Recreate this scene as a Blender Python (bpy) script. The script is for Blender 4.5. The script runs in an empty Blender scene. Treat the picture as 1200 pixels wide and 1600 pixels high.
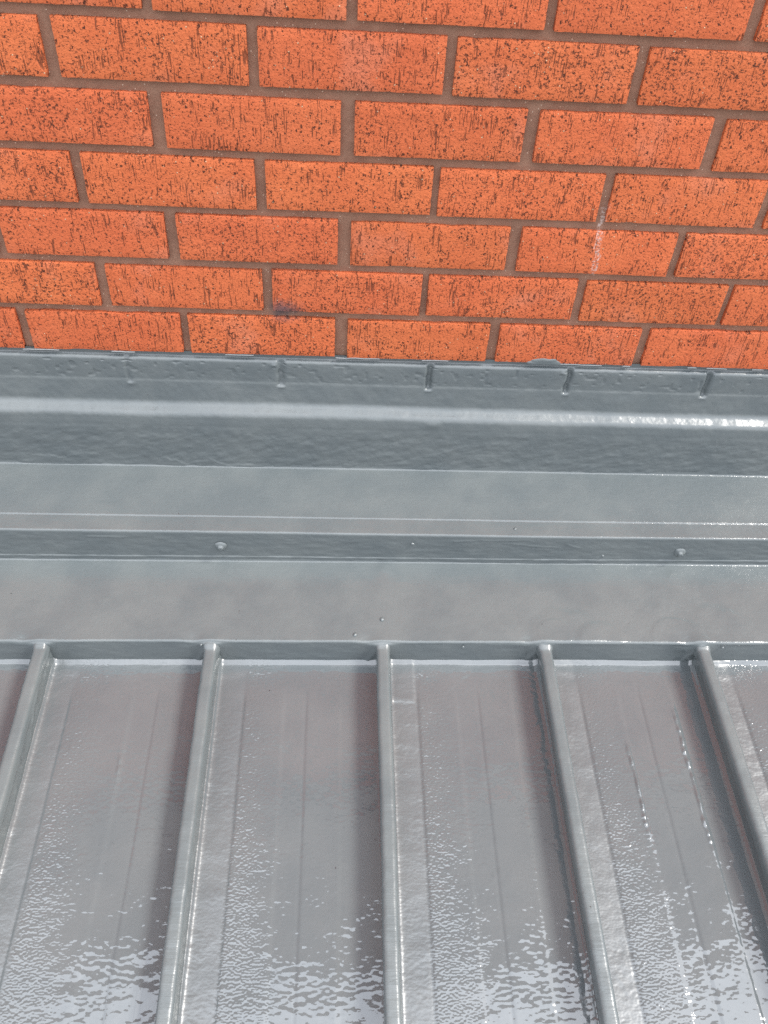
import bpy, math, random
import numpy as np
from mathutils import Vector

sc = bpy.context.scene
col = sc.collection
R = math.radians

# ------------------------------------------------------------------ camera
cam_d = bpy.data.cameras.new('camera')
cam = bpy.data.objects.new('camera', cam_d)
col.objects.link(cam)
cam.location = (0.44016, -1.05153, 0.69248)
cam.rotation_euler = (0.786013, -0.054434, -0.029395)
cam_d.sensor_fit = 'VERTICAL'
cam_d.sensor_height = 36.0
cam_d.lens = 36.0 * 1307.5 / 1600.0
cam_d.clip_start = 0.01
cam_d.clip_end = 2000
sc.camera = cam

# ------------------------------------------------------------------ light
SUN = Vector((0.62, -0.08, 0.78)).normalized()      # towards the sun: right, above, camera side
elev = math.asin(SUN.z)
azim = math.atan2(SUN.x, SUN.y)

w = bpy.data.worlds.new('World')
sc.world = w
w.use_nodes = True
wt = w.node_tree
wt.nodes.clear()
wo = wt.nodes.new('ShaderNodeOutputWorld')
bg = wt.nodes.new('ShaderNodeBackground')
sky = wt.nodes.new('ShaderNodeTexSky')
sky.sky_type = 'NISHITA'
sky.sun_disc = False
sky.sun_elevation = elev
sky.sun_rotation = azim
sky.dust_density = 2.0
sky.air_density = 1.0
def wnode(kind, **kw):
    n = wt.nodes.new(kind)
    for k, v in kw.items():
        setattr(n, k, v)
    return n
def wrange(src, a, b, c, d):
    n = wnode('ShaderNodeMapRange')
    for k, v in zip((1, 2, 3, 4), (a, b, c, d)):
        n.inputs[k].default_value = v
    wt.links.new(src, n.inputs[0])
    return n.outputs[0]
# bright cloud sheet with the usual overcast distribution (1 + 2 sin e) / 3, thin places letting the blue through
tc = wnode('ShaderNodeTexCoord')
sp_ = wnode('ShaderNodeSeparateXYZ')
wt.links.new(tc.outputs['Generated'], sp_.inputs[0])
over = wrange(sp_.outputs[2], 0.0, 1.0, 1 / 3, 1.0)
cl = wnode('ShaderNodeTexNoise')
cl.inputs['Scale'].default_value = 2.6
cl.inputs['Detail'].default_value = 6
wt.links.new(tc.outputs['Generated'], cl.inputs['Vector'])
cover = wrange(cl.outputs[0], 0.35, 0.65, 0.72, 0.97)
tint = wnode('ShaderNodeMixRGB', blend_type='MULTIPLY')
tint.inputs[0].default_value = 1.0
tint.inputs[1].default_value = (15.2, 15.7, 16.9, 1)
wt.links.new(over, tint.inputs[2])
mx = wnode('ShaderNodeMixRGB')
wt.links.new(cover, mx.inputs[0])
wt.links.new(sky.outputs['Color'], mx.inputs[1])
wt.links.new(tint.outputs[0], mx.inputs[2])
wt.links.new(mx.outputs[0], bg.inputs['Color'])
bg.inputs['Strength'].default_value = 0.14
wt.links.new(bg.outputs['Background'], wo.inputs['Surface'])

sl = bpy.data.lights.new('sun', 'SUN')
sl.energy = 2.7
sl.angle = R(15)
sl.color = (1.0, 0.955, 0.89)
so = bpy.data.objects.new('sun', sl)
col.objects.link(so)
so.location = SUN * 20
so.rotation_euler = SUN.to_track_quat('Z', 'Y').to_euler()

sc.view_settings.view_transform = 'Standard'
sc.view_settings.look = 'None'
sc.view_settings.gamma = 1
sc.view_settings.use_curve_mapping = False
sc.view_settings.exposure = 0.80

# ------------------------------------------------------------------ noise in numpy
def vnoise(x, y, seed=0):
    x = np.asarray(x, float); y = np.asarray(y, float)
    xi = np.floor(x).astype(np.int64); yi = np.floor(y).astype(np.int64)
    fx = x - xi; fy = y - yi
    fx = fx * fx * (3 - 2 * fx); fy = fy * fy * (3 - 2 * fy)
    def h(a, b):
        n = (a * 374761393 + b * 668265263 + seed * 974711) & 0x7fffffff
        n = ((n ^ (n >> 13)) * 1274126177) & 0x7fffffff
        n = n ^ (n >> 16)
        return (n & 0xffff) / 32767.5 - 1.0
    a = h(xi, yi); b = h(xi + 1, yi); c = h(xi, yi + 1); d = h(xi + 1, yi + 1)
    return (a * (1 - fx) + b * fx) * (1 - fy) + (c * (1 - fx) + d * fx) * fy

def fbm(x, y, seed=0, octv=3):
    s = 0; a = 1.0
    for o in range(octv):
        s = s + a * vnoise(x * 2 ** o, y * 2 ** o, seed + o * 17)
        a *= 0.5
    return s / 1.75

def sstep(a, b, x):
    t = np.clip((x - a) / (b - a), 0, 1)
    return t * t * (3 - 2 * t)

# ------------------------------------------------------------------ mesh helpers
def mesh_from(name, V, F, smooth=True):
    me = bpy.data.meshes.new(name)
    me.from_pydata([tuple(v) for v in V], [], F)
    me.polygons.foreach_set('use_smooth', [smooth] * len(me.polygons))
    me.update()
    return me

def grid_mesh(name, P, attr=None, flip=False):
    """P: (rows, cols, 3) array -> quad grid mesh."""
    nr, nc = P.shape[:2]
    i = np.arange(nr * nc).reshape(nr, nc)
    q = np.stack([i[:-1, :-1], i[:-1, 1:], i[1:, 1:], i[1:, :-1]], -1).reshape(-1, 4)
    if flip:
        q = q[:, ::-1]
    me = bpy.data.meshes.new(name)
    n = len(q)
    me.vertices.add(nr * nc)
    me.vertices.foreach_set('co', P.reshape(-1).astype(np.float32))
    me.loops.add(n * 4)
    me.loops.foreach_set('vertex_index', q.reshape(-1).astype(np.int32))
    me.polygons.add(n)
    me.polygons.foreach_set('loop_start', (np.arange(n) * 4).astype(np.int32))
    me.polygons.foreach_set('loop_total', np.full(n, 4, np.int32))
    me.polygons.foreach_set('use_smooth', np.ones(n, bool))
    if attr:
        for k, a in attr.items():
            at = me.attributes.new(k, 'FLOAT', 'POINT')
            at.data.foreach_set('value', a.reshape(-1).astype(np.float32))
    me.update(calc_edges=True)
    me.validate()
    return me

def link(name, me, mat, parent=None):
    o = bpy.data.objects.new(name, me)
    col.objects.link(o)
    if me is not None and mat is not None and not me.materials:
        me.materials.append(mat)
    if parent is not None:
        o.parent = parent
    return o

def thing(name, loc, label, cat, group=None):
    o = bpy.data.objects.new(name, None)
    col.objects.link(o)
    o.location = loc
    o.empty_display_size = 0.05
    o['label'] = label
    o['category'] = cat
    if group:
        o['group'] = group
    return o

# ------------------------------------------------------------------ node helpers
class N:
    def __init__(self, name):
        self.m = bpy.data.materials.new(name)
        self.m.use_nodes = True
        self.t = self.m.node_tree
        self.t.nodes.clear()
        self.out = self.t.nodes.new('ShaderNodeOutputMaterial')
        self.b = self.t.nodes.new('ShaderNodeBsdfPrincipled')
        self.t.links.new(self.b.outputs[0], self.out.inputs['Surface'])
    def set(self, sock, v):
        if isinstance(v, bpy.types.NodeSocket):
            self.t.links.new(v, sock)
        elif isinstance(v, (tuple, list)) and len(v) == 3 and sock.type == 'RGBA':
            sock.default_value = (*v, 1)
        else:
            sock.default_value = v
    def bs(self, key, v):
        self.set(self.b.inputs[key], v)
    def math(self, op, a, b=None, c=None):
        n = self.t.nodes.new('ShaderNodeMath'); n.operation = op
        self.set(n.inputs[0], a)
        if b is not None: self.set(n.inputs[1], b)
        if c is not None: self.set(n.inputs[2], c)
        return n.outputs[0]
    def rng(self, v, a, b, c=0.0, d=1.0, smooth=True):
        n = self.t.nodes.new('ShaderNodeMapRange')
        n.interpolation_type = 'SMOOTHSTEP' if smooth else 'LINEAR'
        self.set(n.inputs[0], v)
        for k, x in zip((1, 2, 3, 4), (a, b, c, d)):
            self.set(n.inputs[k], x)
        return n.outputs[0]
    def mix(self, f, a, b, mode='MIX'):
        n = self.t.nodes.new('ShaderNodeMixRGB'); n.blend_type = mode
        self.set(n.inputs[0], f); self.set(n.inputs[1], a); self.set(n.inputs[2], b)
        return n.outputs[0]
    def pos(self):
        return self.t.nodes.new('ShaderNodeNewGeometry').outputs['Position']
    def obj(self):
        return self.t.nodes.new('ShaderNodeTexCoord').outputs['Object']
    def vmath(self, op, a, b):
        n = self.t.nodes.new('ShaderNodeVectorMath'); n.operation = op
        self.set(n.inputs[0], a); self.set(n.inputs[1], b)
        return n.outputs[0]
    def sep(self, v):
        n = self.t.nodes.new('ShaderNodeSeparateXYZ'); self.set(n.inputs[0], v)
        return n.outputs
    def noise(self, v, scale, detail=2.0, rough=0.5, dist=0.0):
        n = self.t.nodes.new('ShaderNodeTexNoise')
        self.set(n.inputs['Vector'], v)
        n.inputs['Scale'].default_value = scale
        n.inputs['Detail'].default_value = detail
        n.inputs['Roughness'].default_value = rough
        n.inputs['Distortion'].default_value = dist
        return n.outputs[0]
    def voro(self, v, scale, out='Distance', feature='F1', rand=1.0):
        n = self.t.nodes.new('ShaderNodeTexVoronoi'); n.feature = feature
        self.set(n.inputs['Vector'], v)
        n.inputs['Scale'].default_value = scale
        n.inputs['Randomness'].default_value = rand
        return n.outputs[out]
    def bump(self, h, dist, strength=1.0, normal=None):
        n = self.t.nodes.new('ShaderNodeBump')
        self.set(n.inputs['Height'], h)
        n.inputs['Distance'].default_value = dist
        self.set(n.inputs['Strength'], strength)
        if normal is not None:
            self.t.links.new(normal, n.inputs['Normal'])
        return n.outputs[0]
    def rand(self):
        return self.t.nodes.new('ShaderNodeObjectInfo').outputs['Random']
    def attr(self, name):
        n = self.t.nodes.new('ShaderNodeAttribute'); n.attribute_name = name
        return n.outputs['Fac']

# shared stains on the wall, placed by world position
def wall_stains(m, P, colr):
    s = m.sep(P)
    X, Z = s[0], s[2]
    # grey paint smear in the joint and on the brick corner beside it
    dx = m.math('MULTIPLY', m.math('SUBTRACT', X, 0.357), 1.0)
    dxr = m.math('MULTIPLY', dx, m.rng(dx, -0.002, 0.002, 55.0, 24.0))
    dz = m.math('MULTIPLY', m.math('SUBTRACT', Z, 0.0445), 46.0)
    d = m.math('SQRT', m.math('ADD', m.math('MULTIPLY', dxr, dxr), m.math('MULTIPLY', dz, dz)))
    d = m.math('ADD', d, m.math('MULTIPLY', m.math('SUBTRACT', m.noise(P, 160, 3), 0.5), 0.9))
    f = m.rng(d, 0.05, 1.15, 0.80, 0.0)
    c = m.mix(f, colr, (0.066, 0.066, 0.078))
    # pale lime run
    zz = m.rng(Z, 0.10, 0.22, 0.7955, 0.7895, smooth=False)
    wob = m.math('MULTIPLY', m.math('SUBTRACT', m.noise(P, 60, 2), 0.5), 0.016)
    dd = m.math('ABSOLUTE', m.math('ADD', m.math('SUBTRACT', X, zz), wob))
    nn = m.noise(P, 420, 3)
    wdt = m.math('MULTIPLY', nn, 0.0085)
    f2 = m.rng(m.math('SUBTRACT', dd, wdt), -0.0016, 0.0006, 1.0, 0.0)
    zin = m.math('MULTIPLY', m.rng(Z, 0.112, 0.122), m.rng(Z, 0.225, 0.20))
    f2 = m.math('MULTIPLY', m.math('MULTIPLY', f2, zin), m.rng(m.noise(P, 260, 3), 0.42, 0.64, 0.03, 0.5))
    c = m.mix(f2, c, (0.70, 0.62, 0.57))
    return c

def brick_material(name, use_object=True):
    m = N(name)
    Pw = m.pos()
    rnd = m.rand()
    if use_object:
        base = m.obj()
        n = m.t.nodes.new('ShaderNodeCombineXYZ')
        m.set(n.inputs[0], m.math('MULTIPLY', rnd, 37.0))
        m.set(n.inputs[1], m.math('MULTIPLY', rnd, 91.0))
        m.set(n.inputs[2], m.math('MULTIPLY', rnd, 53.0))
        P = m.vmath('ADD', base, n.outputs[0])
    else:
        P = Pw
    # warp so that pits get ragged
    def sc3(v, a, b, c):
        return m.vmath('MULTIPLY', v, (a, b, c))
    tone = m.noise(P, 14, 3, 0.6)
    dens = m.noise(P, 22, 2)
    # torn pits: discrete ragged holes, short horizontal tears, vertical drag lines
    wn = m.t.nodes.new('ShaderNodeTexNoise')
    m.set(wn.inputs['Vector'], P)
    wn.inputs['Scale'].default_value = 620
    wn.inputs['Detail'].default_value = 2.0
    warp = m.vmath('MULTIPLY', m.vmath('SUBTRACT', wn.outputs['Color'], (0.5, 0.5, 0.5)), (0.0068, 0.0, 0.0068))
    flatP = m.vmath('MULTIPLY', m.vmath('ADD', P, warp), (1.0, 0.0, 1.0))
    flatP = m.vmath('ADD', flatP, n.outputs[0]) if use_object else flatP
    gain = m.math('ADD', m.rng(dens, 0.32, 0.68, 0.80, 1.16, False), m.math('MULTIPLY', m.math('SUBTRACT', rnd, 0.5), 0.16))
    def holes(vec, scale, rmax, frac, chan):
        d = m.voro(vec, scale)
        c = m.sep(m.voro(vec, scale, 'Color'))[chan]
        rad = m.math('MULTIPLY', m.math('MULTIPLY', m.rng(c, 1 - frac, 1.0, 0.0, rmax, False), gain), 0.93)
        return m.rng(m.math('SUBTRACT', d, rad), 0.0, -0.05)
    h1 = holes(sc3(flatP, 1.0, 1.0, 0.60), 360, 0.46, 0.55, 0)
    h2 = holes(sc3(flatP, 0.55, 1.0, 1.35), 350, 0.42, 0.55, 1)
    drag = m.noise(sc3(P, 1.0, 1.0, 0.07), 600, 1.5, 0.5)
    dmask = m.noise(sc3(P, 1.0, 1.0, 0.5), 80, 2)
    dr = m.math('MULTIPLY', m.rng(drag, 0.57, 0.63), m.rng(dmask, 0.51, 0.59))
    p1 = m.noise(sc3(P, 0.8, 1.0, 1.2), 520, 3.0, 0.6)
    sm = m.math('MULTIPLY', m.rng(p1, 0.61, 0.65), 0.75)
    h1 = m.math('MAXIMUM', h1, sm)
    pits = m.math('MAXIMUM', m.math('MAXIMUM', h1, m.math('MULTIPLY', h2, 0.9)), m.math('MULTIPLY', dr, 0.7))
    # pale grit
    vd = m.voro(P, 190)
    vc = m.voro(P, 190, 'Color')
    vsel = m.rng(m.sep(vc)[0], 0.90, 0.93)
    grit = m.math('MULTIPLY', m.rng(vd, 0.20, 0.12, 0.0, 1.0), vsel)
    # colour
    ca = m.mix(m.rng(tone, 0.3, 0.7), (0.53, 0.120, 0.041), (0.58, 0.144, 0.050))
    fine = m.noise(P, 900, 2)
    ca = m.mix(m.rng(fine, 0.25, 0.75, 0.0, 0.35), ca, (0.40, 0.086, 0.031))
    hsv = m.t.nodes.new('ShaderNodeHueSaturation')
    m.set(hsv.inputs['Hue'], m.rng(rnd, 0, 1, 0.4985, 0.5015, False))
    m.set(hsv.inputs['Value'], m.rng(m.math('FRACT', m.math('MULTIPLY', rnd, 7.31)), 0, 1, 0.96, 1.04, False))
    m.set(hsv.inputs['Color'], ca)
    ca = hsv.outputs[0]
    blush = m.rng(m.noise(P, 9, 3, 0.6), 0.56, 0.72, 0.0, 0.30)
    ca = m.mix(blush, ca, (0.55, 0.21, 0.13))
    ca = m.mix(m.math('MULTIPLY', pits, 0.97), ca, (0.060, 0.017, 0.008))  # shade inside the pits painted into the base colour as near-black brown
    ca = m.mix(m.math('MULTIPLY', grit, 0.7), ca, (0.78, 0.60, 0.38))
    ca = wall_stains(m, Pw, ca)
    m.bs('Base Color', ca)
    m.bs('Roughness', 0.82)
    m.bs('Specular IOR Level', 0.35)
    h = m.math('SUBTRACT', m.math('ADD', m.math('MULTIPLY', fine, 0.10), m.math('MULTIPLY', grit, 0.35)), pits)
    h = m.math('ADD', h, m.math('MULTIPLY', m.noise(P, 240, 3), 0.35))
    m.bs('Normal', m.bump(h, 0.0030, 1.0))
    return m.m

def mortar_material():
    m = N('mortar')
    P = m.pos()
    a = m.noise(P, 700, 4, 0.65)
    b = m.noise(P, 30, 3)
    c = m.mix(m.rng(b, 0.3, 0.7), (0.205, 0.105, 0.068), (0.270, 0.145, 0.095))
    c = m.mix(m.rng(a, 0.3, 0.75, 0.0, 0.55), c, (0.31, 0.18, 0.12))
    sp = m.math('MULTIPLY', m.rng(m.voro(P, 260), 0.22, 0.10), m.rng(m.sep(m.voro(P, 260, 'Color'))[1], 0.94, 0.95))
    c = m.mix(sp, c, (0.6, 0.47, 0.36))
    c = wall_stains(m, P, c)
    m.bs('Base Color', c)
    m.bs('Roughness', 0.95)
    h = m.math('ADD', m.math('MULTIPLY', a, 0.6), m.noise(P, 150, 2))
    m.bs('Normal', m.bump(h, 0.0014, 1.0))
    return m.m

GREY_A = (0.098, 0.114, 0.118)
GREY_B = (0.119, 0.134, 0.135)

def coat_material(name, rough=(0.16, 0.30), f_amp=1.0, m_amp=1.0, bead=None):
    """thick brushed-on grey roof coating"""
    m = N(name)
    P = m.pos()
    lo = m.noise(P, 12, 3, 0.6)
    c = m.mix(m.rng(lo, 0.3, 0.7), GREY_A, GREY_B)
    sp = m.math('MULTIPLY', m.rng(m.voro(P, 70), 0.085, 0.05), m.rng(m.sep(m.voro(P, 70, 'Color'))[0], 0.975, 0.98))
    c = m.mix(sp, c, (0.05, 0.05, 0.05))
    m.bs('Base Color', c)
    m.bs('Roughness', m.rng(m.noise(P, 35, 4, 0.6), 0.3, 0.7, rough[0], rough[1]))
    m.bs('IOR', 1.65)
    fine = m.noise(P, 520, 2, 0.5)
    mid = m.noise(P, 130, 2, 0.5, 0.4)
    mask = m.rng(m.noise(P, 18, 2), 0.35, 0.65, 0.25, 1.0)
    nb = m.bump(m.math('MULTIPLY', fine, mask), 0.00022 * f_amp, 1.0)
    nb = m.bump(mid, 0.00055 * m_amp, 1.0, nb)
    brush = m.noise(m.vmath('MULTIPLY', P, (0.06, 1.0, 1.0)), 260, 3, 0.6)
    nb = m.bump(brush, 0.00016, 1.0, nb)
    m.bs('Normal', nb)
    return m.m

def pan_material():
    m = N('coated_pan')
    P = m.pos()
    u = m.attr('u')           # metres from the seam on the left
    lo = m.noise(P, 9, 3, 0.6)
    c = m.mix(m.rng(lo, 0.3, 0.7), (0.096, 0.110, 0.116), (0.111, 0.123, 0.127))
    sp = m.math('MULTIPLY', m.rng(m.voro(P, 60), 0.075, 0.045), m.rng(m.sep(m.voro(P, 60, 'Color'))[0], 0.972, 0.976))
    c = m.mix(sp, c, (0.04, 0.04, 0.045))
    m.bs('Base Color', c)
    wob = m.math('MULTIPLY', m.math('SUBTRACT', m.noise(P, 14, 3), 0.5), 0.05)
    uw = m.math('ADD', u, wob)
    strip = m.math('MULTIPLY', m.rng(u, 0.058, 0.046), 1.0)                       # matte brushed strip by the seam
    peel = m.rng(uw, 0.135, 0.060)                                                # orange peel fades away from the seam
    rg = m.rng(m.noise(P, 26, 3), 0.3, 0.7, 0.025, 0.06)
    m.bs('Roughness', m.math('ADD', rg, m.math('MULTIPLY', strip, 0.26)))
    m.bs('IOR', 1.88)
    q = m.vmath('MULTIPLY', P, (0.85, 1.15, 1.0))
    fine = m.noise(q, 335, 0.0)
    mid = m.noise(q, 165, 0.3, 0.4)
    lowf = m.noise(P, 38, 1.0, 0.5)
    patch = m.rng(m.noise(P, 20, 2), 0.38, 0.62, 0.30, 1.0)
    nb = m.bump(m.math('MULTIPLY', fine, m.math('ADD', m.math('MULTIPLY', peel, m.rng(strip, 0, 1, 1.0, 0.22)), 0.06)), 0.00048, 1.0)
    nb = m.bump(m.math('MULTIPLY', mid, patch), 0.00042, 1.0, nb)
    nb = m.bump(lowf, 0.0006, 1.0, nb)
    m.bs('Normal', nb)
    return m.m

def plain_material(name, c, rough=0.6, scale=400, amp=0.0003):
    m = N(name)
    P = m.pos()
    a = m.noise(P, scale, 3)
    m.bs('Base Color', m.mix(m.rng(a, 0.3, 0.7), tuple(x * 0.85 for x in c), c))
    m.bs('Roughness', rough)
    m.bs('Normal', m.bump(a, amp))
    return m.m

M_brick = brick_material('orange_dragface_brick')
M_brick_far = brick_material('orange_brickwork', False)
M_mortar = mortar_material()
M_wall_coat = coat_material('grey_coating_on_upstand', (0.24, 0.36), 0.6, 0.5)
M_flash_coat = coat_material('grey_coating_on_flashing', (0.09, 0.26), 1.3, 0.8)
M_rib_coat = coat_material('grey_coating_on_seam', (0.20, 0.30), 0.4, 0.3)
M_pan = pan_material()
M_edge = plain_material('pale_paint_edge', (0.22, 0.23, 0.235), 0.7)

# ------------------------------------------------------------------ ground
m = N('concrete_yard')
P_ = m.pos()
m.bs('Base Color', m.mix(m.rng(m.noise(P_, 3, 6, 0.6), 0.3, 0.7), (0.16, 0.155, 0.145), (0.26, 0.25, 0.235)))
m.bs('Roughness', 0.9)
g = grid_mesh('ground', np.array([[(x, y, -3.2) for x in np.linspace(-300, 300, 9)] for y in np.linspace(-300, 300, 9)], float))
go = link('ground', g, m.m)
go['kind'] = 'structure'

# ------------------------------------------------------------------ brick wall
WX0, WX1, WTOP = -3.4, 2.8, 5.2
wall = thing('brick_wall', (0.5, 0.0, -0.45), 'orange drag-faced brick wall with brown recessed mortar rising above the grey flashing', 'wall')
WL = Vector(wall.location)

def local(o, P):
    return np.asarray(P, float) - np.array(o.location)

# mortar bed: a slab with a fine uneven front
xs = np.arange(-0.8, 1.9001, 0.0045); zs = np.arange(-0.12, 0.62, 0.0045)
Xg, Zg = np.meshgrid(xs, zs)
Yg = 0.0075 + 0.0011 * fbm(Xg * 60, Zg * 60, 3) + 0.0006 * vnoise(Xg * 180, Zg * 180, 9)
link('mortar', grid_mesh('mortar', local(wall, np.stack([Xg, Yg, Zg], -1))), M_mortar, wall)
V = []; F = []
def box(x0, x1, y0, y1, z0, z1):
    b = len(V)
    V.extend([(x0, y0, z0), (x1, y0, z0), (x1, y1, z0), (x0, y1, z0), (x0, y0, z1), (x1, y0, z1), (x1, y1, z1), (x0, y1, z1)])
    F.extend([(b, b+1, b+5, b+4), (b+1, b+2, b+6, b+5), (b+2, b+3, b+7, b+6), (b+3, b, b+4, b+7), (b+4, b+5, b+6, b+7), (b+3, b+2, b+1, b)])
box(WX0, WX1, 0.0115, 0.22, -0.45, WTOP)
link('wall_core', mesh_from('wall_core', local(wall, V), F, False), M_mortar, wall)

# brick variants: ragged arrises, eased edges, slightly dished face
BW, BH = 0.2130, 0.0640
def brick_mesh(seed):
    nx, nz = 30, 9
    u = np.linspace(-1, 1, nx + 1); v = np.linspace(-1, 1, nz + 1)
    U, W_ = np.meshgrid(u, v)
    X = U * BW / 2; Z = W_ * BH / 2
    rs = np.random.RandomState(seed)
    ex = 0.0006 + 0.0011 * np.abs(fbm(Z * 190, X * 3, seed)) * (rs.rand() * 1.0 + 0.5)
    ez = 0.0003 + 0.0007 * np.abs(fbm(X * 130, Z * 3, seed + 50)) * (rs.rand() * 1.0 + 0.5)
    # an occasional chip on an arris
    for k in range(rs.randint(1, 4)):
        cx = (rs.rand() - 0.5) * BW
        ez = ez + 0.0018 * rs.rand() * np.exp(-((X - cx) / (0.004 + 0.01 * rs.rand())) ** 2) * (np.sign(Z) == np.sign(rs.rand() - 0.4))
    edge_x = (np.abs(U) > 0.999); edge_z = (np.abs(W_) > 0.999)
    X = X - np.sign(U) * np.abs(U) ** 6 * ex
    Z = Z - np.sign(W_) * np.abs(W_) ** 6 * ez
    Y = 0.00035 * fbm(X * 30, Z * 40, seed + 7)
    Y = Y + np.where(edge_x | edge_z, 0.0007 + 0.0006 * np.abs(vnoise(X * 300, Z * 300, seed + 3)), 0.0)
    Pf = np.stack([X, Y, Z], -1)
    V = [tuple(p) for p in Pf.reshape(-1, 3)]
    F = []
    idx = np.arange((nx + 1) * (nz + 1)).reshape(nz + 1, nx + 1)
    for j in range(nz):
        for i in range(nx):
            F.append((idx[j, i], idx[j, i+1], idx[j+1, i+1], idx[j+1, i]))
    ring = list(idx[0, :]) + list(idx[1:, -1]) + list(idx[-1, -2::-1]) + list(idx[-2:0:-1, 0])
    b = len(V)
    n = len(ring)
    for r in ring:                      # own vertices, so the arris stays crisp
        V.append(V[r])
    for r in ring:
        x, y, z = V[r]
        V.append((x * 1.002, 0.03, z))
    for k in range(n):
        F.append((b + (k+1) % n, b + k, b + n + k, b + n + (k+1) % n))
    me = mesh_from('brick', V, [tuple(int(q) for q in f) for f in F])
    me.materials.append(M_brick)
    return me
variants = [brick_mesh(100 + 13 * k) for k in range(12)]

ROWS = {   # measured perpend centres and widths (metres)
 0: [(-0.0099, .012), (0.2192, .010), (0.4456, .0165), (0.6712, .0135), (0.8968, .013)],
 1: [(0.1142, .013), (0.3412, .012), (0.5619, .008), (0.7846, .0115), (1.0000, .009)],
 2: [(-0.0090, .010), (0.2181, .014), (0.4471, .016), (0.6774, .0145), (0.9052, .011)],
 3: [(0.1116, .012), (0.3389, .012), (0.5630, .008), (0.7871, .012), (1.0031, .012)],
 4: [(0.2186, .0155), (0.4480, .0155), (0.6737, .0150), (0.9060, .0165)],
 5: [(0.1081, .014), (0.3375, .011), (0.5655, .011), (0.7897, .0125)],
 6: [(0.2243, .0105), (0.4498, .011), (0.6738, .010), (0.9068, .014)],
}
rng = random.Random(4)
def row_joints(r, x0, x1):
    J = list(ROWS.get(r, []))
    if not J:
        x = (0.1125 if r % 2 else 0.0) + rng.uniform(-.004, .004)
        J = [(x, 0.011)]
    while J[0][0] > x0:
        J.insert(0, (J[0][0] - 0.2255 + rng.uniform(-.003, .003), rng.uniform(.009, .0145)))
    while J[-1][0] < x1:
        J.append((J[-1][0] + 0.2255 + rng.uniform(-.003, .003), rng.uniform(.009, .0145)))
    return J

cand = []
for r in range(0, 15):
    J = row_joints(r, WX0 - 0.1, WX1 + 0.1)
    for a, b in zip(J[:-1], J[1:]):
        x0 = a[0] + a[1] / 2; x1 = b[0] - b[1] / 2
        x0 = max(x0, WX0); x1 = min(x1, WX1)
        if x1 - x0 < 0.03: continue
        cand.append((r, x0, x1))
def dist(c):
    cx = (c[1] + c[2]) / 2 - 0.48; cz = c[0] * 0.075 - 0.2
    return max(abs(cx) / 0.9, abs(cz) / 0.55)
cand.sort(key=dist)
V = []; F = []
for i, (r, x0, x1) in enumerate(cand):
    z = r * 0.075
    cx = (x0 + x1) / 2
    if i < 290:
        me = variants[rng.randrange(len(variants))]
        o = link('brick', me, None, wall)
        o.location = Vector((cx, rng.uniform(-0.0012, 0.0008), z + rng.uniform(-.0008, .0008))) - WL
        o.scale = ((x1 - x0) / BW * rng.choice((1, 1, -1)), 1, rng.uniform(0.985, 1.01))
        if o.scale.x < 0:       # turned end for end instead of mirrored
            o.scale.x = -o.scale.x
        o.rotation_euler = (0, rng.uniform(-.004, .004), 0)
    else:
        box(x0, x1, 0.0, 0.03, z - BH / 2, z + BH / 2)
# tan slab above the bricks, added unseen to tone the reflection in the pans
RZ = 1.125
m = N('grey_reflection_slab')
P_ = m.pos()
m.bs('Base Color', m.mix(m.rng(m.noise(P_, 5, 5, 0.6), 0.3, 0.7), (0.26, 0.155, 0.115), (0.33, 0.20, 0.150)))
m.bs('Roughness', 0.9)
m.bs('Normal', m.bump(m.noise(P_, 300, 3), 0.001))
m.m.name = 'tan_reflection_slab'
VR = []; FR = []
_V, _F = V, F
V, F = VR, FR
box(WX0, WX1, -0.012, 0.0095, RZ, WTOP)
V, F = _V, _F
link('added_reflection_slab', mesh_from('added_reflection_slab', local(wall, VR), FR, False), m.m, wall)
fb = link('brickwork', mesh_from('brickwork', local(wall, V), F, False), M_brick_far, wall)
fb['kind'] = 'stuff'

# ------------------------------------------------------------------ flashings
FX0, FX1 = -0.75, 1.85
xs = np.arange(FX0, FX1 + 1e-6, 0.0026)
NX = len(xs)

def resample(pts, step=0.0022):
    """polyline [(y,z,round_radius)] -> rounded, evenly sampled profile"""
    out = []
    n = len(pts)
    for i, (y, z, rad) in enumerate(pts):
        p = np.array([y, z])
        if i in (0, n - 1) or rad <= 0:
            out.append(p); continue
        a = np.array(pts[i-1][:2]) - p; b = np.array(pts[i+1][:2]) - p
        la, lb = np.linalg.norm(a), np.linalg.norm(b)
        r = min(rad, 0.48 * la, 0.48 * lb)
        A = p + a / la * r; B = p + b / lb * r
        for t in np.linspace(0, 1, 9):
            out.append((1-t)**2 * A + 2*t*(1-t) * p + t*t * B)
    out = np.array(out)
    res = [out[0]]
    for a, b in zip(out[:-1], out[1:]):
        L = np.linalg.norm(b - a)
        k = max(1, int(round(L / step)))
        for j in range(1, k + 1):
            res.append(a + (b - a) * j / k)
    return np.array(res)

def sweep(prof):
    """profile (n,2) -> positions (n, NX, 3) and outward normals in the y-z plane"""
    t = np.gradient(prof, axis=0)
    nrm = np.stack([t[:, 1], -t[:, 0]], -1)
    nrm /= np.linalg.norm(nrm, axis=1)[:, None] + 1e-12
    # outward = towards the camera side (-y) and up
    s = np.sign((nrm * np.array([-1.0, 1.0])).sum(1)); s[s == 0] = 1
    nrm *= s[:, None]
    X = np.broadcast_to(xs[None, :], (len(prof), NX)).copy()
    Y = np.broadcast_to(prof[:, :1], (len(prof), NX)).copy()
    Z = np.broadcast_to(prof[:, 1:], (len(prof), NX)).copy()
    return X, Y, Z, nrm

def arc_s(prof):
    return np.concatenate([[0], np.cumsum(np.linalg.norm(np.diff(prof, axis=0), axis=1))])[:, None]

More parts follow.
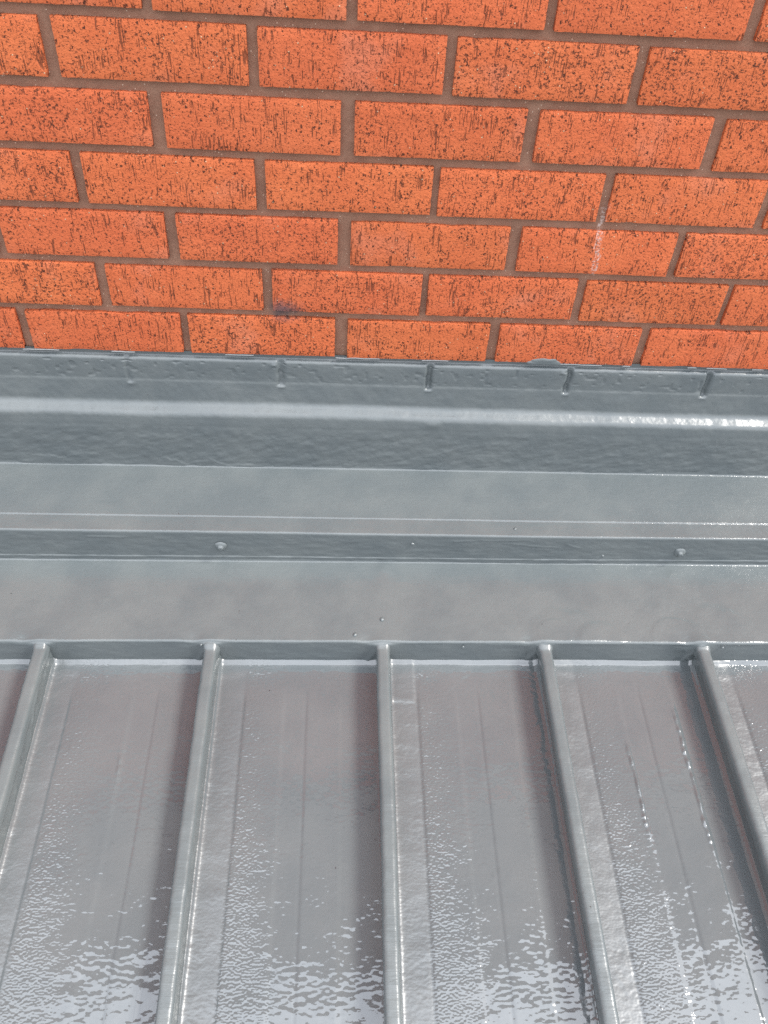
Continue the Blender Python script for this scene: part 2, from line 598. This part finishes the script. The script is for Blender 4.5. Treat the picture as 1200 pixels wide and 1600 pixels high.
# tapers seen in the photograph: the lower steps are a little shallower to the right
def taper(X, k):
    return k * np.clip((X - 0.52) / 0.58, -1.6, 1.6)

# --- upstand: coating over the lowest brick course, dressed over a rounded shoulder
up = thing('wall_upstand_flashing', (0.5, 0.0, -0.235), 'dark grey coated upstand on the wall foot, brick outlines showing through above a rounded shoulder', 'flashing')
prof = resample([(0.0040, -0.0315, 0), (0.0048, -0.0400, 0.002), (-0.0016, -0.0432, 0.0032), (-0.0022, -0.0500, 0.003),
                 (-0.0024, -0.0790, 0.003), (-0.0034, -0.0825, 0.003), (-0.0068, -0.1205, 0.006), (-0.0238, -0.1305, 0.006),
                 (-0.0255, -0.1520, 0.01), (-0.0262, -0.2330, 0)], 0.0017)
xs = np.arange(FX0, FX1 + 1e-6, 0.0014); NX = len(xs)
X, Y, Z, nr = sweep(prof)
S = arc_s(prof)
zz = Z.copy()
disp = 0.0006 * fbm(X * 26, S * 26 + 0 * X, 5) + 0.00030 * fbm(X * 110, S * 110 + 0 * X, 6)
# lumpy lower face with horizontal sags
lowface = sstep(-0.145, -0.165, zz)
disp += lowface * (0.00095 * fbm(X * 60 + S * 40, S * 110 + 0 * X, 8))
sag_z = -0.153 + 0.0016 * vnoise(X * 22, 0 * X, 12)
disp += 0.0011 * sstep(0.0012, -0.0012, zz - sag_z) * lowface - 0.0011 * lowface
# scalloped runs near the foot
for k, (sx0, sx1, sz) in enumerate([(-0.05, 0.05, -0.215), (0.16, 0.33, -0.222), (-0.4, -0.2, -0.21), (1.2, 1.4, -0.22)]):
    m_ = sstep(sx0 - .02, sx0 + .02, X) * sstep(sx1 + .02, sx1 - .02, X)
    line = sz + 0.006 * vnoise(X * 30, 0 * X + k, 31 + k) + 0.0022 * vnoise(X * 120, 0 * X, 40 + k)
    disp += m_ * 0.0009 * sstep(0.0015, -0.0005, zz - line)
# brick joints telegraphing through the coating
JZ = [0.1155 + 0.2250 * k for k in range(-4, 9)]
meas = {0: 0.1281, 1: 0.3556, 2: 0.5822, 3: 0.7980, 4: 1.0179}
inrow = sstep(-0.0880, -0.0835, zz) * sstep(-0.0405, -0.0425, zz)
rowfade = sstep(-0.105, -0.08, zz)
for k in range(-3, 8):
    jx = meas.get(k, 0.128 + 0.2235 * k)
    wj = (0.0034, 0.0052, 0.0044, 0.0040, 0.0044)[k % 5]
    lean = jx + (zz + 0.06) * 0.02 + 0.0010 * vnoise(zz * 110, 0 * X, 60 + k)
    dpt = (0.0022, 0.0046, 0.0070, 0.0064, 0.0072)[k % 5]
    disp -= dpt * inrow * np.exp(-np.abs((X - lean) / wj) ** 2.6)
    # left arris catches light, blob where the paint pooled
    disp += 0.0016 * np.exp(-(((X - jx - 0.001) / 0.0045) ** 2 + ((zz + 0.0865) / 0.0032) ** 2))
    if k % 2:
        disp += 0.0015 * np.exp(-(((X - jx + 0.010) / 0.005) ** 2 + ((zz + 0.049) / 0.003) ** 2))
# pits of the painted bricks
facerow = sstep(-0.080, -0.074, zz) * sstep(-0.044, -0.048, zz)
pn = vnoise(X * 130, zz * 190, 71)
disp -= 0.0012 * facerow * sstep(0.45, 0.85, pn)
# slanting brush drag over the shoulder, small buckles
sh = sstep(-0.150, -0.125, zz) * sstep(-0.085, -0.10, zz)
disp += sh * (0.0012 * fbm(X * 9, S * 12 + 0 * X, 15) + 0.0004 * fbm(X * 70, S * 50 + 0 * X, 16))
disp += 0.0018 * np.exp(-(((X - 0.592) / 0.012) ** 2 + ((zz + 0.139) / 0.006) ** 2))
Zs = 0.0035 * fbm(X * 3.1, 0 * X, 21, 2) * sh
# torn top edge
top = sstep(-0.040, -0.032, zz)
Zt = 0.0012 * fbm(X * 45, 0 * X, 23) * top
Yd = Y + disp * nr[:, :1]
Zd = Z + disp * nr[:, 1:] + Zt + Zs + taper(X, 0.0015) * sstep(-0.16, -0.23, zz)
link('coated_upstand', grid_mesh('coated_upstand', local(up, np.stack([X, Yd, Zd], -1))), M_wall_coat, up)

xs = np.arange(FX0, FX1 + 1e-6, 0.0026); NX = len(xs)
# pale torn edge of the coating along the last orange course
rs = np.random.RandomState(8)
x = FX0
xe = np.arange(FX0, FX1, 0.002)
on = fbm(xe * 17, 0 * xe, 33, 3) > 0.06
seg = []; cur = []
for xx, f in zip(xe, on):
    if f: cur.append(xx)
    elif cur:
        seg.append(cur); cur = []
for sgm in seg:
    if len(sgm) < 6: continue
    a = np.array(sgm)
    t = np.linspace(0, 1, len(a))
    hgt = (0.0001 + 0.0004 * np.abs(vnoise(a * 90, 0 * a, 35))) * np.minimum(1, np.minimum(t, 1 - t) * 6 + 0.1)
    zb = -0.0333 + 0.0005 * vnoise(a * 60, 0 * a, 36)
    rows = np.stack([np.stack([a, 0 * a + 0.0030, zb - 0.0012], -1), np.stack([a, 0 * a - 0.0012, zb - 0.0002], -1),
                     np.stack([a, 0 * a - 0.0014, zb + hgt], -1), np.stack([a, 0 * a + 0.0005, zb + hgt + 0.0003], -1)])
    link('torn_edge', grid_mesh('torn_edge', local(up, rows)), M_edge, up)
# grey scallop of coating left on the orange brick above the edge
th = np.linspace(0, math.pi, 40)
rows = []
for k, s_ in enumerate((0.0, 0.5, 0.9, 1.0)):
    rr = 1 + 0.10 * vnoise(th * 3, 0 * th, 90)
    rows.append(np.stack([0.7545 + 0.0265 * s_ * np.cos(th) * rr, 0 * th - (0.0020 if s_ < 0.95 else 0.0008), -0.0335 + 0.0105 * s_ * np.sin(th) ** 0.8 * rr], -1))
link('coating_patch', grid_mesh('coating_patch', local(up, np.array(rows))), M_flash_coat, up)

# --- screws (dome of coating over a hex head and washer)
def screw(parent, x, y, z, r=0.0085, k=0):
    nseg, rings = 24, []
    pr = [(1.15, 0.0), (1.0, 0.0016), (0.86, 0.0026), (0.62, 0.0030), (0.52, 0.0042), (0.46, 0.0060), (0.30, 0.0066), (0.12, 0.0064), (0.0, 0.0063)]
    V = []
    for (rr, h) in pr:
        for a in range(nseg):
            an = 2 * math.pi * a / nseg
            wob = 1 + 0.05 * math.sin(3 * an + k) + 0.04 * math.sin(5 * an + 2 * k)
            hexr = (1 + 0.05 * math.cos(6 * an)) if 0.4 < rr < 0.7 else 1
            V.append((x + rr * r * wob * hexr * math.cos(an), y - h - 0.0003, z + rr * r * wob * hexr * math.sin(an) - h * 0.15))
    F = []
    for i in range(len(pr) - 1):
        for a in range(nseg):
            b = (a + 1) % nseg
            F.append((i*nseg + a, i*nseg + b, (i+1)*nseg + b, (i+1)*nseg + a))
    o = link('screw', mesh_from('screw', local(parent, V), F), M_rib_coat, parent)
    return o

def pimples(parent, pts, r=0.003, h=0.0016, name='paint_blob'):
    for k, (x, y, z, n) in enumerate(pts):
        nseg = 12
        V = []; F = []
        n = Vector(n).normalized(); t = n.orthogonal().normalized(); b_ = n.cross(t)
        for (rr, hh) in ((1, -0.0004), (0.85, 0.5 * h), (0.5, 0.9 * h), (0.0, h)):
            for a in range(nseg):
                an = 2 * math.pi * a / nseg
                p = Vector((x, y, z)) + (t * math.cos(an) + b_ * math.sin(an)) * r * rr * (1 + 0.15 * math.sin(2 * an + k)) + n * hh
                V.append(tuple(p))
        for i in range(3):
            for a in range(nseg):
                c = (a + 1) % nseg
                F.append((i*nseg + a, i*nseg + c, (i+1)*nseg + c, (i+1)*nseg + a))
        link(name, mesh_from(name, local(parent, V), F), M_rib_coat, parent)

TH = R(4.0)
# --- apron: ledge under the upstand, lap crease, front drop with screws
ap = thing('apron_flashing', (0.5, -0.1, -0.304), 'light grey coated ledge below the upstand with two screw heads in its front drop', 'flashing')
prof = resample([(-0.0258, -0.2262, 0), (-0.0266, -0.2328, 0.0050), (-0.1335, -0.2384, 0.0012), (-0.1352, -0.2399, 0.0010), (-0.1395, -0.2402, 0.002),
                 (-0.1655, -0.2422, 0.0042), (-0.1662, -0.2935, 0.001), (-0.1673, -0.2950, 0.001), (-0.1670, -0.3045, 0)], 0.0017)
X, Y, Z, nr = sweep(prof)
S = arc_s(prof)
disp = 0.0007 * fbm(X * 7, S * 10 + 0 * X, 105) + 0.00018 * fbm(X * 70, S * 70 + 0 * X, 106)
drop = sstep(-0.247, -0.252, Z)
disp += drop * (0.0006 * fbm(X * 45, S * 150 + 0 * X, 108) + 0.0002 * fbm(X * 160, S * 200 + 0 * X, 109))
cre = np.exp(-((Y + 0.137) / 0.004) ** 2) * (1 - drop)
disp += cre * (0.0007 * fbm(X * 8, 0 * X, 111) + 0.0003 * fbm(X * 60, 0 * X, 112))
# skin wrinkles
for k, (wx0, wx1, wz, sl) in enumerate([(0.62, 0.75, -0.252, 0.04), (0.70, 0.80, -0.262, -0.10), (0.06, 0.13, -0.2555, 0.0), (0.80, 0.835, -0.262, -0.35)]):
    mk = sstep(wx0, wx0 + .01, X) * sstep(wx1, wx1 - .01, X) * drop
    disp += mk * 0.0010 * np.exp(-((Z - (wz + sl * (X - (wx0 + wx1) / 2) + 0.001 * vnoise(X * 60, 0 * X, 120 + k))) / 0.0011) ** 2)
Yd = Y + disp * nr[:, :1] + 0.0012 * fbm(X * 4, 0 * X, 130, 2) * sstep(-0.10, -0.16, Y)
Zd = Z + disp * nr[:, 1:] + taper(X, 0.0022) + taper(X, 0.0030) * sstep(-0.26, -0.30, Z)
link('ledge', grid_mesh('ledge', local(ap, np.stack([X, Yd, Zd], -1))), M_flash_coat, ap)
for k, (sx, sz) in enumerate([(0.2655, -0.2731), (0.9926, -0.2717), (-0.461, -0.2735), (1.72, -0.270)]):
    screw(ap, sx, -0.1658, sz, 0.0082, k)
pimples(ap, [(0.6466, -0.1297, -0.2390, (0, 0, 1)), (0.7236, -0.1503, -0.2399, (0, 0, 1)), (1.085, -0.130, -0.2372, (0, 0, 1)),
             (0.21, -0.125, -0.2405, (0, 0, 1)), (0.563, -0.1665, -0.262, (0, -1, 0)), (0.87, -0.1665, -0.283, (0, -1, 0))], 0.0028, 0.0014)

# --- head flashing over the roof sheet
RIB = [-0.4705, -0.2255, 0.0190, 0.2630, 0.5155, 0.7585, 0.9995, 1.2450, 1.4900]
hd = thing('head_flashing', (0.5, -0.24, -0.3635), 'light grey coated flat flashing lapping over the top of the seamed metal roof', 'flashing')
prof = resample([(-0.1664, -0.2990, 0), (-0.1674, -0.3042, 0.0042), (-0.3155, -0.3145, 0.0042), (-0.3160, -0.3600, 0.004), (-0.3185, -0.3652, 0)], 0.0017)
X, Y, Z, nr = sweep(prof)
S = arc_s(prof)
disp = 0.0006 * fbm(X * 6, S * 9 + 0 * X, 205) + 0.00018 * fbm(X * 90, S * 90 + 0 * X, 206)
face = sstep(-0.3165, -0.3200, Z)
flat = 1 - face
# overlapping thick strokes of coating with rounded fronts
def mound(cx, cy, rx, ry, h, sharp):
    d = np.sqrt(((X - cx) / rx) ** 2 + ((Y - cy) / ry) ** 2)
    d = d + 0.08 * vnoise(X * 40, Y * 40, int(cx * 1000))
    return h * sstep(1.0, 1.0 - sharp, d)
disp += flat * (mound(0.790, -0.300, 0.062, 0.052, 0.0012, 0.30) + mound(0.775, -0.300, 0.030, 0.026, 0.0006, 0.15) + mound(0.845, -0.312, 0.042, 0.040, 0.0012, 0.30)
                + mound(1.035, -0.300, 0.060, 0.060, 0.0013, 0.30) + mound(0.965, -0.310, 0.045, 0.042, 0.0008, 0.12) + mound(1.5, -0.30, 0.08, 0.05, 0.001, 0.1)
                + mound(-0.30, -0.30, 0.07, 0.055, 0.001, 0.1))
disp += flat * 0.0022 * np.exp(-(((X - 0.520) / 0.012) ** 2 + ((Y + 0.183) / 0.020) ** 2))
disp += flat * 0.0003 * fbm(X * 16 + Y * 10, Y * 30, 215)
disp += face * (0.0007 * fbm(X * 40, S * 90 + 0 * X, 208))
# coating gathers where each seam runs into the drop
sagz = np.zeros_like(X)
for rx in RIB:
    g_ = np.exp(-((X - rx) / 0.016) ** 2)
    disp += face * 0.0035 * g_ * sstep(-0.362, -0.32, Z)
    sagz += 0.0016 * g_ - 0.0022 * np.exp(-((X - rx + 0.026) / 0.012) ** 2)
    # puckered fold beside the seam
    fx = rx - 0.012 + (Z + 0.34) * 0.45
    disp += face * 0.0016 * np.exp(-((X - fx) / 0.004) ** 2)
edge = np.exp(-((Y + 0.3155) / 0.012) ** 2)
Zd = Z + disp * nr[:, 1:] + taper(X, 0.0050) + sagz * edge * sstep(-0.33, -0.318, Z) + 0.0010 * fbm(X * 9, 0 * X, 219, 2) * edge
Yd = Y + disp * nr[:, :1] + 0.0010 * fbm(X * 5, 0 * X, 220, 2) * edge
link('flat_sheet', grid_mesh('flat_sheet', local(hd, np.stack([X, Yd, Zd], -1))), M_flash_coat, hd)
up_n = (0, -0.07, 1)
pimples(hd, [(0.5148, -0.2759, -0.3108, up_n), (0.4742, -0.3030, -0.3133, up_n)], 0.0034, 0.0020)
pimples(hd, [(0.6351, -0.3180, -0.3225, (0, -1, 0.3)), (0.249, -0.3180, -0.3225, (0, -1, 0.3)), (1.03, -0.3180, -0.318, (0, -1, 0.3))], 0.0022, 0.0012, 'paint_blob')

# ------------------------------------------------------------------ seamed metal roof
roof = thing('metal_roof', (0.5, -1.1, -0.43), 'grey coated metal roof with narrow upright seams and glossy rippled pans', 'roof')
Y0, Y1, YE = -0.3140, -0.86, -2.30
PZ = -0.3640
def pan_z(X, Y):
    return PZ + (Y + 0.316) * math.tan(TH) + taper(X, 0.0052)
ys = np.concatenate([np.arange(Y0, Y1, -0.0030), np.linspace(Y1, YE, 60)])
for i, (ra, rb) in enumerate(zip(RIB[:-1], RIB[1:])):
    nx = 150
    ux = np.linspace(ra, rb, nx)
    X, Y = np.meshgrid(ux, ys)
    u = X - ra; v = rb - X
    Z = pan_z(X, Y)
    wv = 0.0010 * fbm(Y * 7, 0 * X + i * 3.1, 300 + i, 2)
    if i in (2,):   sw = [(0.046, 0.134), (0.170, 0.205)]
    else:           sw = [(0.052, 0.108), (0.142, 0.190)]
    for (a, b) in sw:
        rise = sstep(0.345, 0.40, -Y)
        a_, b_ = a + wv, b + wv
        Z += rise * 0.0011 * (sstep(a_ - 0.0022, a_ + 0.0022, u) - sstep(b_ - 0.0050, b_ + 0.0050, u))
        Z += rise * 0.0004 * np.exp(-((u - b_) / 0.0030) ** 2) - rise * 0.0006 * np.exp(-((u - a_) / 0.0022) ** 2)
    # cove up the sides of the seams and at the head
    Z += 0.0060 * np.exp(-np.maximum(u - 0.0105, 0) / 0.0022) + 0.0060 * np.exp(-np.maximum(v - 0.0042, 0) / 0.0022)
    wav = 0.0035 * fbm(X * 22, 0 * X, 320 + i)
    hv = np.clip(1 + 0.9 * fbm(X * 26, 0 * X + i, 360 + i), 0.35, 2.2)
    Z += 0.0045 * np.exp(-np.maximum(-Y - 0.317, 0) / (0.0016 * hv))
    Z += 0.0008 * sstep(0.346, 0.334, -Y + 3.0 * wav)
    # oil canning and gentle waves
    Z += 0.0008 * fbm(X * 5 + i, Y * 3.5, 330 + i) + 0.00022 * fbm(X * 34, Y * 26, 340 + i)
    strip = sstep(0.060, 0.045, u)
    Z += strip * 0.0004 * fbm(X * 40, Y * 60, 350 + i)
    runs = {5: [(0.1075, 0.445, 0.600, 0.0024), (0.1880, 0.390, 0.620, 0.0024)], 2: [(0.134, 0.455, 0.53, 0.0016)]}.get(i, [])
    for (ru, r0, r1, rh) in runs:
        env = sstep(r0, r0 + 0.02, -Y) * sstep(r1, r1 - 0.05, -Y)
        ph = (-Y) / 0.024 + 1.3 * vnoise(Y * 33 + 9 * ru, 0 * X, 370 + i)
        fr = ph - np.floor(ph)
        lobe = np.where(fr < 0.78, 1 - fr / 0.78, (fr - 0.78) / 0.22)       # overlapping tongues of a wet run
        wd = 0.0022 + 0.0010 * vnoise(Y * 40, 0 * X, 373 + i)
        Z += rh * env * (0.25 + lobe) * np.exp(-((u - ru - wv + 0.0010 * vnoise(Y * 50, 0 * X, 375)) / wd) ** 4)
    if i == 4:   # a dab of coating by the seam and a pointed run below the drop
        Z += 0.0012 * sstep(0.052, 0.044, u) * sstep(0.386, 0.380, -Y)
        Z += 0.0005 * sstep(0.004, -0.004, -Y - (0.375 - 0.9 * np.abs(X - 0.604))) * sstep(0.05, 0.04, np.abs(X - 0.604))
    link('roof_panel', grid_mesh('roof_panel', local(roof, np.stack([X, Y, Z], -1)), {'u': u}, flip=True), M_pan, roof)

# upright seams
yr = np.concatenate([np.arange(-0.3150, -0.36, -0.0015), np.arange(-0.36, Y1, -0.0040), np.linspace(Y1, YE, 60)])
def rib_profile():
    hw, tw, h, r = 0.0108, 0.0098, 0.0450, 0.0065
    web = 0.0040
    pts = [(-web - 0.002, -0.003)]
    for z in np.linspace(0, 0.0255, 9):
        pts.append((-web, z))
    for x, z in ((-0.0055, 0.0268), (-0.0080, 0.0272), (-0.0094, 0.0282), (-0.0098, 0.0300)):
        pts.append((x, z))
    for z in np.linspace(0.0320, h - r, 5):
        pts.append((-tw, z))
    for a in np.linspace(180, 90, 8)[1:]:
        pts.append((-tw + r + r * math.cos(R(a)), h - r + r * math.sin(R(a))))
    for a in np.linspace(90, 0, 8):
        pts.append((tw - r + r * math.cos(R(a)), h - r + r * math.sin(R(a))))
    for z in np.linspace(h - r, 0, 14)[1:]:
        lip = 0.0014 if z > 0.030 else 0.0       # folded edge of the seam on its right side
        pts.append((tw + (hw - tw) * (1 - z / h) + lip - 0.0007, z))
    pts.append((hw + 0.002, -0.003))
    return np.array(pts)
RP = rib_profile()
tg = np.gradient(RP, axis=0)
RN = np.stack([-tg[:, 1], tg[:, 0]], -1); RN /= np.linalg.norm(RN, axis=1)[:, None]
for i, rx in enumerate(RIB):
    n = len(RP)
    Yg = np.broadcast_to(yr[:, None], (len(yr), n)).copy()
    A = np.broadcast_to(RP[None, :, 0], Yg.shape).copy(); B = np.broadcast_to(RP[None, :, 1], Yg.shape).copy()
    per = np.cumsum(np.concatenate([[0], np.linalg.norm(np.diff(RP, axis=0), axis=1)]))[None, :] + 0 * Yg
    d = 0.0005 * fbm(Yg * 40, per * 60, 400 + i) + 0.00022 * fbm(Yg * 160, per * 160, 420 + i)
    right = ((RN[:, 0] > 0.6)[None, :]) & (B > 0.004) & (B < 0.040)
    rsd = np.random.RandomState(50 + i)
    nb_ = 26 if i == 2 else 5
    for k in range(nb_):
        by = -0.325 - 0.22 * rsd.rand() ** 1.3 if i == 2 else -0.33 - 0.5 * rsd.rand()
        bz = 0.012 + 0.022 * rsd.rand()
        rr_ = 0.0016 + 0.0018 * rsd.rand()
        d += right * 0.0019 * np.exp(-(((Yg - by) / (rr_ * 1.8)) ** 2 + ((B - bz) / rr_) ** 2))
    # gathered collar of coating where the seam meets the drop
    e = -Yg - 0.316 + 0.003 * rsd.rand()
    cs = 0.15 + 0.8 * rsd.rand()
    d += 0.0028 * cs * np.exp(-((e - 0.004) / 0.0060) ** 2) * (0.7 + 0.5 * vnoise(per * 120, Yg * 60, 440 + i))
    A2 = A + d * RN[None, :, 0] + 0.0012 * fbm(Yg * 5, 0 * Yg, 460 + i, 2) * sstep(0.33, 0.40, -Yg)
    B2 = B + d * RN[None, :, 1] + 0.0026 * np.exp(-np.maximum(e, 0) / 0.004) * (B / 0.045)
    Xg = rx + A2
    Zg = pan_z(np.full_like(Yg, rx), Yg) + B2
    link('upright_seam', grid_mesh('upright_seam', local(roof, np.stack([Xg, Yg, Zg], -1)), flip=False), M_rib_coat, roof)

sc.cycles.use_denoising = False
sc.cycles.sample_clamp_direct = 6.0
sc.cycles.sample_clamp_indirect = 3.0
sc.cycles.denoising_input_passes = 'RGB_ALBEDO_NORMAL'
sc.cycles.denoising_prefilter = 'ACCURATE'
sc.render.film_transparent = False
